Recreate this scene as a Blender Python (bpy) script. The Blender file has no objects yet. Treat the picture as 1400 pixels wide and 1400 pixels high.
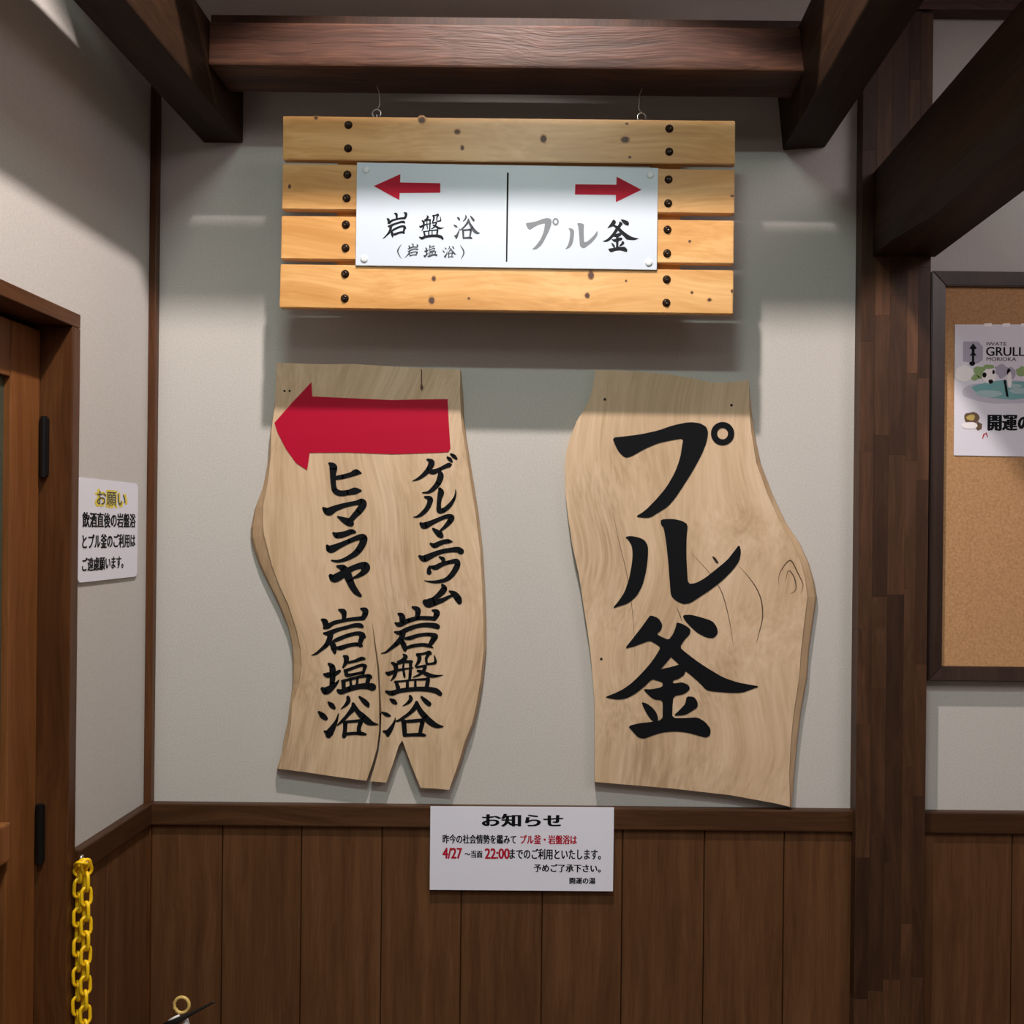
import bpy, bmesh, math, random
from mathutils import Vector, Matrix
from mathutils.geometry import tessellate_polygon
random.seed(7)
SC = bpy.context.scene
COL = SC.collection
PI = math.pi

# ------------------------------------------------------------------ camera
D = 2.2222           # camera distance from the back wall (y = 0), metres
EYE = 1.60
ROLL = math.radians(0.6)
PPM = 630.0          # pixels per metre on the back wall
CX, CY = 770.0, 730.0
cam_d = bpy.data.cameras.new('camera'); cam = bpy.data.objects.new('camera', cam_d); COL.objects.link(cam)
cam_d.sensor_width = 36; cam_d.lens = 36
cam_d.shift_x = -70/1400; cam_d.shift_y = 30/1400
cam_d.clip_start = 0.02
cam.matrix_world = Matrix.Translation((0, -D, EYE)) @ Matrix.Rotation(-ROLL, 4, 'Y') @ Matrix.Rotation(PI/2, 4, 'X')
SC.camera = cam

# ------------------------------------------------------------------ world, lights, exposure
SC.view_settings.view_transform = 'Standard'; SC.view_settings.look = 'None'
SC.view_settings.gamma = 1; SC.view_settings.use_curve_mapping = False
SC.view_settings.exposure = -0.06
W = bpy.data.worlds.new('world'); SC.world = W; W.use_nodes = True
W.node_tree.nodes['Background'].inputs[0].default_value = (1, 0.88, 0.84, 1)
W.node_tree.nodes['Background'].inputs[1].default_value = 0.02
def area(name, loc, target, sx, sy, power, col, spread=180):
    l = bpy.data.lights.new(name, 'AREA'); l.shape = 'RECTANGLE'; l.size = sx; l.size_y = sy
    l.energy = power; l.color = col; l.spread = math.radians(spread)
    o = bpy.data.objects.new(name, l); COL.objects.link(o); o.location = loc
    o.rotation_euler = (Vector(target)-Vector(loc)).to_track_quat('-Z', 'Y').to_euler()
    return o
def spot(name, loc, target, power, col, cone, blend, r):
    l = bpy.data.lights.new(name, 'SPOT'); l.energy = power; l.color = col; l.spot_size = math.radians(cone); l.spot_blend = blend; l.shadow_soft_size = r
    o = bpy.data.objects.new(name, l); COL.objects.link(o); o.location = loc
    o.rotation_euler = (Vector(target)-Vector(loc)).to_track_quat('-Z', 'Y').to_euler()
    return o
LAMP_A, LAMP_B, LAMP_C = (-0.14, -1.00, 3.27), (-0.16, -2.00, 3.12), (2.0, -2.7, 3.15)
spot('downlight_near', LAMP_A, (-.14, -.80, 0), 158, (1.0, 0.86, 0.80), 101, .12, .03)
area('added_fill_light', (0.5, -3.9, 3.3), (0.5, -3.9, 0), 1.6, 1.2, 24, (1.0, 0.93, 0.86))  # added fill lamp behind the camera; its bounce lifts the shadows
area('tube_light', LAMP_B, (-.16, -1.0, 1.3), 0.45, 0.07, 12.5, (0.82, 1.0, 0.90), 125)
area('room_light', LAMP_C, (.9, 0, 1.5), 1.3, 1.0, 27, (1.0, 0.85, 0.86))

# ------------------------------------------------------------------ pixel (1400 frame) -> point at distance d off the back wall
cr, sr = math.cos(ROLL), math.sin(ROLL)
def at(px, py, d=0.0):
    dx, dy = px-CX, py-CY
    qx, qy = dx*cr+dy*sr, -dx*sr+dy*cr
    r = D/(D-d)
    return Vector((qx/r/PPM, -d, EYE-qy/r/PPM))
XL = -0.897
def atL(px, py, X=XL):
    dx, dy = px-CX, py-CY
    qx, qy = dx*cr+dy*sr, -dx*sr+dy*cr
    r = qx/(X*PPM)
    return Vector((X, -(D-D/r), EYE-qy/r/PPM))

# ------------------------------------------------------------------ materials
def nodes(name):
    m = bpy.data.materials.new(name); m.use_nodes = True
    nt = m.node_tree; b = nt.nodes['Principled BSDF']
    return m, nt, b
def N(nt, t, **kw):
    n = nt.nodes.new(t)
    for k, v in kw.items(): setattr(n, k, v)
    return n
def plain(name, col, rough=0.5, metal=0, spec=0.5):
    m, nt, b = nodes(name)
    b.inputs['Base Color'].default_value = (*col, 1); b.inputs['Roughness'].default_value = rough
    b.inputs['Metallic'].default_value = metal; b.inputs['Specular IOR Level'].default_value = spec
    return m
def ramp(nt, stops):
    r = N(nt, 'ShaderNodeValToRGB'); e = r.color_ramp.elements
    e[0].position, e[0].color = stops[0][0], (*stops[0][1], 1)
    e[1].position, e[1].color = stops[-1][0], (*stops[-1][1], 1)
    for p, c in stops[1:-1]:
        x = e.new(p); x.color = (*c, 1)
    return r
def wood(name, c1, c2, c3, axis='x', freq=1.0, rough=0.5, bump=0.15, var=0.25, warp=0.5, knots=0.0, stain=0.0, spec=0.4):
    """grain stretched along one axis, three tones, per-piece variation"""
    m, nt, b = nodes(name); L = nt.links.new
    tc = N(nt, 'ShaderNodeTexCoord'); oi = N(nt, 'ShaderNodeObjectInfo')
    off = N(nt, 'ShaderNodeVectorMath', operation='SCALE'); 
    cmb = N(nt, 'ShaderNodeCombineXYZ')
    for i in range(3): L(oi.outputs['Random'], cmb.inputs[i])
    L(cmb.outputs[0], off.inputs[0]); off.inputs['Scale'].default_value = 31.7
    add = N(nt, 'ShaderNodeVectorMath', operation='ADD')
    L(tc.outputs['Object'], add.inputs[0]); L(off.outputs[0], add.inputs[1])
    # slow warp
    wn = N(nt, 'ShaderNodeTexNoise'); wn.inputs['Scale'].default_value = 3.0*freq; wn.inputs['Detail'].default_value = 1
    L(add.outputs[0], wn.inputs['Vector'])
    ws = N(nt, 'ShaderNodeVectorMath', operation='SUBTRACT'); L(wn.outputs['Color'], ws.inputs[0]); ws.inputs[1].default_value = (.5, .5, .5)
    wm = N(nt, 'ShaderNodeVectorMath', operation='SCALE'); L(ws.outputs[0], wm.inputs[0]); wm.inputs['Scale'].default_value = 0.12*warp
    wa = N(nt, 'ShaderNodeVectorMath', operation='ADD'); L(add.outputs[0], wa.inputs[0]); L(wm.outputs[0], wa.inputs[1])
    mp = N(nt, 'ShaderNodeMapping')
    s = [14*freq]*3; s['xyz'.index(axis)] = 0.9*freq
    mp.inputs['Scale'].default_value = s; L(wa.outputs[0], mp.inputs['Vector'])
    n1 = N(nt, 'ShaderNodeTexNoise'); n1.inputs['Scale'].default_value = 1.4; n1.inputs['Detail'].default_value = 5; n1.inputs['Roughness'].default_value = .62
    L(mp.outputs[0], n1.inputs['Vector'])
    mp2 = N(nt, 'ShaderNodeMapping'); s2 = [90*freq]*3; s2['xyz'.index(axis)] = 3*freq
    mp2.inputs['Scale'].default_value = s2; L(wa.outputs[0], mp2.inputs['Vector'])
    n2 = N(nt, 'ShaderNodeTexNoise'); n2.inputs['Scale'].default_value = 2; n2.inputs['Detail'].default_value = 3
    L(mp2.outputs[0], n2.inputs['Vector'])
    mx = N(nt, 'ShaderNodeMath', operation='MULTIPLY_ADD'); L(n2.outputs['Fac'], mx.inputs[0]); mx.inputs[1].default_value = .3; 
    sc = N(nt, 'ShaderNodeMath', operation='MULTIPLY'); L(n1.outputs['Fac'], sc.inputs[0]); sc.inputs[1].default_value = .7
    L(sc.outputs[0], mx.inputs[2])
    r = ramp(nt, [(.34, c1), (.5, c2), (.64, c3)]); L(mx.outputs[0], r.inputs[0])
    last = r.outputs[0]
    if knots:
        v = N(nt, 'ShaderNodeTexVoronoi'); v.inputs['Scale'].default_value = 1
        km = N(nt, 'ShaderNodeMapping'); ks = [11, .01, 11]; ks['xyz'.index(axis)] = 6.5
        km.inputs['Scale'].default_value = ks; L(add.outputs[0], km.inputs['Vector']); L(km.outputs[0], v.inputs['Vector'])
        kr = ramp(nt, [(.030, (1, 1, 1)), (.055, (.55, .55, .55)), (.075, (.15, .15, .15)), (.13, (0, 0, 0))]); L(v.outputs['Distance'], kr.inputs[0])
        mk = N(nt, 'ShaderNodeMixRGB'); L(kr.outputs[0], mk.inputs[0]); L(last, mk.inputs[1])
        mk.inputs[2].default_value = (c1[0]*.35, c1[1]*.28, c1[2]*.25, 1); last = mk.outputs[0]
    if stain:
        sm = N(nt, 'ShaderNodeMapping'); ss = [7, 7, 7]; ss['xyz'.index(axis)] = 2.6; sm.inputs['Scale'].default_value = ss; L(wa.outputs[0], sm.inputs['Vector'])
        sn = N(nt, 'ShaderNodeTexNoise'); sn.inputs['Scale'].default_value = 1; sn.inputs['Detail'].default_value = 4; L(sm.outputs[0], sn.inputs['Vector'])
        srm = ramp(nt, [(.50, (0, 0, 0)), (.72, (stain,)*3)]); L(sn.outputs['Fac'], srm.inputs[0])
        s2_ = N(nt, 'ShaderNodeMath', operation='MULTIPLY'); L(srm.outputs[0], s2_.inputs[0])
        fr = ramp(nt, [(.35, (1.0,)*3), (.6, (.35,)*3)]); L(n2.outputs['Fac'], fr.inputs[0]); L(fr.outputs[0], s2_.inputs[1])
        ms = N(nt, 'ShaderNodeMixRGB'); L(s2_.outputs[0], ms.inputs[0]); L(last, ms.inputs[1]); ms.inputs[2].default_value = (c1[0]*.42, c1[1]*.36, c1[2]*.32, 1); last = ms.outputs[0]
    hv = N(nt, 'ShaderNodeHueSaturation'); L(last, hv.inputs['Color'])
    mr = N(nt, 'ShaderNodeMapRange'); L(oi.outputs['Random'], mr.inputs[0]); mr.inputs[3].default_value = 1-var; mr.inputs[4].default_value = 1+var
    L(mr.outputs[0], hv.inputs['Value']); L(hv.outputs[0], b.inputs['Base Color'])
    b.inputs['Roughness'].default_value = rough; b.inputs['Specular IOR Level'].default_value = spec
    bp = N(nt, 'ShaderNodeBump'); bp.inputs['Strength'].default_value = bump; bp.inputs['Distance'].default_value = .004
    L(mx.outputs[0], bp.inputs['Height']); L(bp.outputs[0], b.inputs['Normal'])
    return m
def speckle(name, c1, c2, scale, rough=.85, bump=.2, dist=.002, lo=.35, hi=.65, spec=.3):
    m, nt, b = nodes(name); L = nt.links.new
    tc = N(nt, 'ShaderNodeTexCoord'); n = N(nt, 'ShaderNodeTexNoise'); n.inputs['Scale'].default_value = scale; n.inputs['Detail'].default_value = 6
    n.inputs['Roughness'].default_value = .7
    L(tc.outputs['Object'], n.inputs['Vector']); r = ramp(nt, [(lo, c1), (hi, c2)]); L(n.outputs['Fac'], r.inputs[0])
    L(r.outputs[0], b.inputs['Base Color']); b.inputs['Roughness'].default_value = rough; b.inputs['Specular IOR Level'].default_value = spec
    bp = N(nt, 'ShaderNodeBump'); bp.inputs['Strength'].default_value = bump; bp.inputs['Distance'].default_value = dist
    L(n.outputs['Fac'], bp.inputs['Height']); L(bp.outputs[0], b.inputs['Normal'])
    return m
M = {}
M['plaster'] = speckle('wallpaper', (.47, .455, .435), (.555, .54, .52), 260, bump=.25, dist=.0012)
M['ceil'] = speckle('ceiling_paint', (.42, .39, .36), (.48, .45, .42), 60)
M['floor'] = wood('floor_wood', (.08, .045, .028), (.12, .07, .042), (.16, .10, .06), 'y', .6)
M['beam_x'] = wood('beam_wood_x', (.028, .011, .006), (.068, .028, .017), (.130, .056, .030), 'x', 1.3, rough=.5, spec=.3, bump=.7, var=.1)
M['beam_y'] = wood('beam_wood_y', (.012, .0050, .0020), (.024, .0105, .0042), (.042, .019, .0085), 'y', 1.0, rough=.6, bump=.3, var=.12, spec=.2)
M['dark'] = wood('dark_trim_wood', (.016, .006, .003), (.030, .011, .0045), (.048, .019, .007), 'z', 1.0, spec=.25, rough=.5, bump=.2, var=.1)
M['rail'] = wood('rail_wood', (.034, .014, .006), (.052, .022, .009), (.080, .035, .015), 'x', 1.0, spec=.25, rough=.45, bump=.2, var=.1)
M['rail_y'] = wood('rail_wood_y', (.030, .012, .005), (.046, .019, .008), (.068, .029, .012), 'y', 1.0, spec=.25, rough=.45, bump=.2, var=.1)
M['stave'] = wood('laminated_wood', (.032, .014, .007), (.055, .024, .011), (.088, .039, .019), 'z', 1.2, spec=.25, rough=.5, bump=.10, var=.40)
M['panel'] = wood('wainscot_wood', (.072, .030, .012), (.102, .044, .018), (.134, .061, .026), 'z', 1.9, warp=.15, spec=.25, rough=.45, bump=.08, var=.06)
M['door'] = wood('door_wood', (.12, .042, .012), (.17, .062, .018), (.22, .086, .028), 'z', .9, spec=.3, rough=.45, bump=.1, var=.06)
M['casing'] = wood('door_casing_wood', (.050, .017, .005), (.080, .028, .009), (.115, .043, .014), 'z', 1, spec=.3, rough=.4, bump=.12, var=.1)
M['casing_y'] = wood('door_casing_wood_y', (.050, .017, .005), (.080, .028, .009), (.115, .043, .014), 'y', 1, spec=.3, rough=.4, bump=.12, var=.1)
M['pine'] = wood('pine_slat', (.50, .245, .07), (.62, .335, .115), (.74, .45, .19), 'x', .8, rough=.36, bump=.08, var=.05, warp=1.0)
M['slab'] = wood('slab_wood', (.47, .325, .195), (.60, .435, .285), (.69, .52, .365), 'z', .75, rough=.5, bump=.08, var=.04, warp=2.0, stain=.38)
M['bark'] = wood('slab_edge_wood', (.36, .23, .13), (.46, .32, .19), (.56, .40, .25), 'z', .8, rough=.6, bump=.3, var=.04, warp=1.5)
M['ink'] = plain('black_paint', (.005, .006, .008), .6, 0, .1)
M['ink_dark'] = plain('sign_ink_dark', (.012, .014, .018), .6, 0, .1)
M['ink_mid'] = plain('sign_ink_mid', (.07, .08, .095), .6, 0, .1)
M['ink_soft'] = plain('sign_ink_soft', (.20, .225, .25), .6, 0, .1)
M['red'] = plain('red_paint', (.42, .002, .028), .5, 0, .2)
M['red_ink'] = plain('red_ink', (.40, .008, .03), .6, 0, .15)
M['acrylic'] = plain('white_acrylic', (.56, .64, .74), .38, spec=.4)
M['paper'] = plain('white_paper', (.74, .74, .84), .55)
M['laminate'] = plain('laminated_paper', (.74, .75, .86), .3)
M['bolt'] = plain('blackened_bolt', (.035, .022, .016), .22, .6)
M['steel'] = plain('steel', (.75, .75, .76), .25, 1)
M['cord'] = plain('clear_cord', (.7, .7, .68), .3)
M['hinge'] = plain('black_hinge', (.02, .02, .022), .3, .7)
M['chain'] = plain('yellow_plastic', (.98, .62, .012), .3)
M['crack'] = plain('crack_shadow_wood', (.10, .055, .03), .8)
M['hole'] = plain('hole_dark', (.02, .012, .008), .9)
M['cork'] = speckle('cork', (.36, .19, .085), (.56, .33, .16), 170, bump=.5, lo=.3, hi=.7)
M['board_frame'] = wood('board_frame_wood', (.022, .011, .008), (.035, .018, .013), (.05, .026, .018), 'z', 1, rough=.35, bump=.1, var=.1)
M['white'] = plain('white_plastic', (.88, .86, .88), .35)
M['black'] = plain('black_rubber', (.012, .012, .012), .45)
M['brass'] = plain('yellow_ring', (.72, .50, .16), .35)
M['pin'] = plain('clear_pin', (.72, .78, .82), .12, spec=.7)
M['teal'] = plain('teal_print', (.16, .42, .44), .55)
M['teal2'] = plain('pale_teal_print', (.38, .55, .58), .55)
M['lilac'] = plain('lilac_print', (.40, .38, .50), .55)
M['lilac2'] = plain('pale_lilac_print', (.55, .53, .64), .55)
M['green'] = plain('green_print', (.25, .40, .14), .55)
M['brown'] = plain('brown_print', (.12, .07, .035), .55)
M['gold'] = plain('gold_print', (.50, .38, .10), .55)
M['yellow'] = plain('yellow_print', (.75, .62, .05), .55)
m, nt, b = nodes('door_glass'); b.inputs['Base Color'].default_value = (.20, .24, .18, 1); b.inputs['Roughness'].default_value = .25
b.inputs['Transmission Weight'].default_value = .75; b.inputs['IOR'].default_value = 1.45; M['glass'] = m

# ------------------------------------------------------------------ object helpers
WP = {}
def empty(name, loc, label, cat, group=None):
    o = bpy.data.objects.new(name, None); COL.objects.link(o); o.empty_display_size = .05
    o.location = loc; WP[o.name] = Vector(loc); o['label'] = label; o['category'] = cat
    if group: o['group'] = group
    return o
def obj(name, bm, mat, parent=None, kind=None, label=None, smooth=False, center=True):
    bmesh.ops.recalc_face_normals(bm, faces=bm.faces)
    vs = [v.co for v in bm.verts]
    lo = Vector([min(v[i] for v in vs) for i in range(3)]); hi = Vector([max(v[i] for v in vs) for i in range(3)])
    c = (lo+hi)/2 if center else Vector((0, 0, 0))
    for v in bm.verts: v.co -= c
    me = bpy.data.meshes.new(name); bm.to_mesh(me); bm.free()
    if smooth:
        for p in me.polygons: p.use_smooth = True
    for mm in (mat if isinstance(mat, (list, tuple)) else [mat]): me.materials.append(mm)
    o = bpy.data.objects.new(name, me); COL.objects.link(o)
    base = WP.get(parent.name, Vector((0, 0, 0))) if parent else Vector((0, 0, 0))
    if parent: o.parent = parent
    o.location = c-base; WP[o.name] = c
    if kind: o['kind'] = kind
    if label: o['label'] = label
    return o
def tag(o, label, cat, group=None):
    o['label'] = label; o['category'] = cat
    if group: o['group'] = group
    return o
def inst(src, worldpos, parent, rot=None, scale=None):
    o = src.copy(); COL.objects.link(o); o.parent = parent
    o.location = Vector(worldpos)-(WP.get(parent.name, Vector((0, 0, 0))) if parent else Vector((0, 0, 0)))
    WP[o.name] = Vector(worldpos)
    if rot: o.rotation_euler = rot
    if scale: o.scale = scale
    return o
def hexa(bm, P):
    """P: 8 points, bottom ring 0-3 then top ring 4-7"""
    v = [bm.verts.new(p) for p in P]
    for f in ((0, 3, 2, 1), (4, 5, 6, 7), (0, 1, 5, 4), (1, 2, 6, 5), (2, 3, 7, 6), (3, 0, 4, 7)): bm.faces.new([v[i] for i in f])
def box(x0, x1, d0, d1, z0, z1, bevel=0.0, seg=2, bm=None):
    """x range, distance-from-back-wall range, z range"""
    n = bmesh.new()
    y0, y1 = -max(d0, d1), -min(d0, d1)
    hexa(n, [(x0, y0, z0), (x1, y0, z0), (x1, y1, z0), (x0, y1, z0), (x0, y0, z1), (x1, y0, z1), (x1, y1, z1), (x0, y1, z1)])
    if bevel: bmesh.ops.bevel(n, geom=n.edges[:], offset=bevel, segments=seg, affect='EDGES', profile=.6)
    if bm is None: return n
    merge(bm, n); return bm
def merge(dst, src):
    mp = {}
    for v in src.verts: mp[v] = dst.verts.new(v.co)
    for f in src.faces: 
        try: dst.faces.new([mp[v] for v in f.verts])
        except ValueError: pass
    src.free()
def tube(pts, r, n=8, closed=False, bm=None):
    bm = bm or bmesh.new(); pts = [Vector(p) for p in pts]; rings = []; k = len(pts)
    prev = None
    for i, p in enumerate(pts):
        a = pts[(i-1) % k] if (closed or i > 0) else p; c = pts[(i+1) % k] if (closed or i < k-1) else p
        t = (c-a).normalized()
        if prev is None:
            u = t.orthogonal().normalized()
        else:
            u = (prev-t*prev.dot(t)).normalized()
        prev = u; w = t.cross(u); rr = r[i] if isinstance(r, (list, tuple)) else r
        rings.append([bm.verts.new(p+(u*math.cos(2*PI*j/n)+w*math.sin(2*PI*j/n))*rr) for j in range(n)])
    for i in range(k if closed else k-1):
        A, B = rings[i], rings[(i+1) % k]
        for j in range(n): bm.faces.new((A[j], A[(j+1) % n], B[(j+1) % n], B[j]))
    if not closed: bm.faces.new(rings[0]); bm.faces.new(rings[-1])
    return bm
def lathe(prof, n=16, bm=None, M4=None):
    """prof: (r, h); axis local z, mapped by M4"""
    bm = bm or bmesh.new(); M4 = M4 or Matrix(); rings = []
    for r, h in prof:
        if r < 1e-6: rings.append([bm.verts.new(M4 @ Vector((0, 0, h)))])
        else: rings.append([bm.verts.new(M4 @ Vector((r*math.cos(2*PI*j/n), r*math.sin(2*PI*j/n), h))) for j in range(n)])
    for A, B in zip(rings, rings[1:]):
        for j in range(n):
            a, b2 = A[j % len(A)], A[(j+1) % len(A)]; c, d2 = B[(j+1) % len(B)], B[j % len(B)]
            f = []
            for v in (a, b2, c, d2):
                if v not in f: f.append(v)
            if len(f) > 2: bm.faces.new(f)
    return bm
def chaikin(P, it=1, closed=True):
    for _ in range(it):
        Q = []
        n = len(P)
        for i in range(n):
            a, b2 = Vector(P[i]), Vector(P[(i+1) % n])
            Q += [tuple(a*.8+b2*.2), tuple(a*.2+b2*.8)]
        P = Q
    return P
def slabmesh(rings, holes=None, bm=None):
    """rings: list of equal-length rings (front .. back) of 3D points; front and back are filled"""
    bm = bm or bmesh.new(); V = [[bm.verts.new(p) for p in r] for r in rings]; n = len(rings[0])
    for A, B in zip(V, V[1:]):
        for j in range(n): bm.faces.new((A[j], A[(j+1) % n], B[(j+1) % n], B[j]))
    for R in (V[0], V[-1]):
        flat = [Vector((v.co.x, v.co.z, 0)) for v in R]
        for t in tessellate_polygon([flat]):
            try: bm.faces.new([R[i] for i in t])
            except ValueError: pass
    return bm

# ---------- flat relief: 2D polygons put on a surface S(u, v) -> (point, normal)
def relief(polys, S, th, bm=None):
    """polys: list of [outer, hole, ...] in 2D; raised by th"""
    bm = bm or bmesh.new()
    for pi_, loops in enumerate(polys):
        th_ = th+(pi_ % 9)*.00002
        flat = [[Vector((p[0], p[1], 0)) for p in lp] for lp in loops]
        top, base = [], []
        for lp in loops:
            for p in lp:
                P, n = S(*p); top.append(bm.verts.new(P+n*th_)); base.append(bm.verts.new(P))
        for t in tessellate_polygon(flat):
            try: bm.faces.new([top[i] for i in t])
            except ValueError: pass
        k = 0
        for lp in loops:
            n_ = len(lp)
            for j in range(n_):
                a, b2 = k+j, k+(j+1) % n_
                bm.faces.new((top[a], top[b2], base[b2], base[a]))
            k += n_
    return bm
def Spix(d):
    n = Vector((0, -1, 0))
    return lambda x, y: (at(x, y, d), n)
def Squad(c):
    """c: four 3D corners TL, TR, BR, BL; u right 0..1, v down 0..1"""
    n = (c[3]-c[0]).cross(c[1]-c[0]).normalized()
    if n.dot(Vector((0, -D, EYE))-c[0]) < 0: n = -n
    return lambda u, v: ((c[0]*(1-u)+c[1]*u)*(1-v)+(c[3]*(1-u)+c[2]*u)*v, n)
def catmull(P, k=5):
    out = []; n = len(P)
    for i in range(n-1):
        p0, p1, p2, p3 = P[max(i-1, 0)], P[i], P[i+1], P[min(i+2, n-1)]
        for j in range(k):
            t = j/k
            out.append(tuple(.5*((2*b_)+(-a+c)*t+(2*a-5*b_+4*c-e)*t*t+(-a+3*b_-3*c+e)*t**3) for a, b_, c, e in zip(p0, p1, p2, p3)))
    out.append(tuple(map(float, P[-1])))
    return out
def brush(P):
    """one brush stroke: (x, y, width) points -> list of small convex polygons (discs and quads joined as outline)"""
    Q = catmull(P, 5); L, R = [], []
    for i, (x, y, w) in enumerate(Q):
        a = Q[max(i-1, 0)]; c = Q[min(i+1, len(Q)-1)]
        tx, ty = c[0]-a[0], c[1]-a[1]; l = math.hypot(tx, ty) or 1
        nx, ny = -ty/l, tx/l; w = max(w, 4)/2
        L.append((x+nx*w, y+ny*w)); R.append((x-nx*w, y-ny*w))
    quads = [[[L[i], L[i+1], R[i+1], R[i]]] for i in range(len(Q)-1)]
    for e in (0, -1):   # rounded ends
        x, y, w = Q[e]; w = max(w, 4)/2*.98
        quads.append([[(x+w*math.cos(a*PI/5), y+w*math.sin(a*PI/5)) for a in range(10)]])
    # rounded bends
    for (x, y, w) in P[1:-1]:
        w = w/2*.97
        quads.append([[(x+w*math.cos(a*PI/6), y+w*math.sin(a*PI/6)) for a in range(12)]])
    return quads
def xform(polys, ox, oy, s):
    return [[[(ox+p[0]/s, oy+p[1]/s) for p in lp] for lp in loops] for loops in polys]
def fit(polys, x0, y0, x1, y1):
    xs = [p[0] for l in polys for q in l for p in q]; ys = [p[1] for l in polys for q in l for p in q]
    ax, bx, ay, by = min(xs), max(xs), min(ys), max(ys)
    return [[[(x0+(p[0]-ax)/(bx-ax)*(x1-x0), y0+(p[1]-ay)/(by-ay)*(y1-y0)) for p in lp] for lp in loops] for loops in polys]
def text_mesh(body, box_, S, th, bold=0.0, bm=None):
    """printed text stretched to box_ = (u0, v0, u1, v1) on S"""
    cu = bpy.data.curves.new('txt', 'FONT'); cu.body = body; cu.size = 1; cu.resolution_u = 3
    to = bpy.data.objects.new('txt', cu); COL.objects.link(to)
    dg = bpy.context.evaluated_depsgraph_get(); me = bpy.data.meshes.new_from_object(to.evaluated_get(dg))
    bpy.data.objects.remove(to); bpy.data.curves.remove(cu)
    xs = [v.co.x for v in me.vertices]; ys = [v.co.y for v in me.vertices]
    ax, bx, ay, by = min(xs), max(xs), min(ys), max(ys)
    bm = bm or bmesh.new(); u0, v0, u1, v1 = box_; vm = []
    k = 5 if bold > 0 else 1
    for s_ in range(k):
        vm = []; sh = (s_-(k-1)/2)*bold*.5*(by-ay)
        for v in me.vertices:
            u = u0+(v.co.x+sh-ax)/(bx-ax)*(u1-u0); w = v1+(v.co.y+((s_ % 2)*-.5*bold if k > 1 else 0)-ay)/(by-ay)*(v0-v1)
            P, n = S(u, w); vm.append(bm.verts.new(P+n*(th+s_*.00002)))
        for p in me.polygons:
            try: bm.faces.new([vm[i] for i in p.vertices])
            except ValueError: pass
    bpy.data.meshes.remove(me)
    return bm

# ------------------------------------------------------------------ room shell
wb = obj('wall_back', box(-1.10, 2.60, -0.12, 0, 0, 3.95), M['plaster'], kind='structure', center=False)
wl = bmesh.new()
box(XL-.12, XL, 0.0, .3498, 0, 3.95, bm=wl); box(XL-.12, XL, .3498, 1.2802, 1.9915, 3.95, bm=wl); box(XL-.12, XL, 1.2802, 5.0, 0, 3.95, bm=wl)
wleft = obj('wall_left', wl, M['plaster'], kind='structure', center=False)
obj('wall_right', box(2.60, 2.72, -.12, 5.0, 0, 3.95), M['plaster'], kind='structure', center=False)
obj('wall_front', box(XL-.12, 2.72, 5.0, 5.12, 0, 3.95), M['plaster'], kind='structure', center=False)
obj('floor', box(-1.9, 2.72, -.12, 5.12, -.06, 0), M['floor'], kind='structure', center=False)
obj('ceiling', box(-1.9, 2.72, -.12, 5.12, 3.95, 4.0), M['ceil'], kind='structure', center=False)
# dark passage behind the glass door
pas = bmesh.new()
box(-1.9, -1.86, -.12, 2.2, 0, 2.3, bm=pas); box(-1.86, XL-.12, -.12, -.08, 0, 2.3, bm=pas); box(-1.86, XL-.12, 2.16, 2.2, 0, 2.3, bm=pas); box(-1.9, XL-.12, -.12, 2.2, 2.3, 2.34, bm=pas)
obj('wall_passage', pas, M['ceil'], kind='structure', center=False)

RT, RB = 1.012, .966          # wainscot rail top and bottom
PX0, PX1 = at(1174, 730, .045).x, at(1269, 730, .045).x
# wainscot boards on the back wall
XC = XL+.016
obj('trim_1', box(XC-.002, PX0+.004, 0, .024, RB, RT, .003), M['rail'], kind='structure', label='brown wooden rail capping the wainscot boards')
obj('trim_2', box(PX1-.004, 2.6, 0, .024, RB-.001, RT-.001, .003), M['rail'], kind='structure', label='brown wooden rail right of the pillar')
obj('trim_3', box(XL, XC, 0, .020, 0, 3.0, .002), M['casing'], kind='structure', label='dark thin post in the room corner')
ly = bmesh.new()
n = bmesh.new(); 
box(XL, XL+.020, .020, .349, RB, RT, .003, bm=ly)
obj('trim_4', ly, M['rail_y'], kind='structure', label='brown wooden rail on the left wall')
edges = [XC-.001]+[at(x, 1260, .012).x for x in (303, 411, 521, 630, 741, 850, 962, 1071)]+[PX0+.003]
for a, b2 in zip(edges, edges[1:]):
    obj('plank', box(a+.0009, b2-.0009, 0, .013, .09, RB+.002, .0016, 1), M['panel'], wb)
edges = [PX1-.003, at(1383, 1260, .012).x]
while edges[-1] < 2.55: edges.append(edges[-1]+.174)
edges[-1] = 2.6
for a, b2 in zip(edges, edges[1:]):
    obj('plank', box(a+.0009, b2-.0009, 0, .013, .09, RB+.002, .0016, 1), M['panel'], wb)
dj = -atL(146, 1250, XL+.012).y
ed = [.020, dj, .349]
for a, b2 in zip(ed, ed[1:]):
    obj('plank', box(XL, XL+.012, a+.001, b2-.001, .09, RB+.002, .0016, 1), M['panel'], wleft)
bk = bmesh.new(); box(XC, PX0+.003, 0, .02, 0, .09, .002, bm=bk); box(PX1-.003, 2.6, 0, .02, 0, .09, .002, bm=bk)
obj('baseboard_back', bk, M['rail'], kind='structure')
obj('baseboard_left', box(XL, XL+.018, .02, .349, 0, .09, .002), M['rail_y'], kind='structure')

obj('backing', box(XC, 2.6, 0, .004, .05, RB), M['dark'], wb)
obj('backing', box(XL, XL+.004, .02, .349, .05, RB), M['dark'], wleft)
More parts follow.
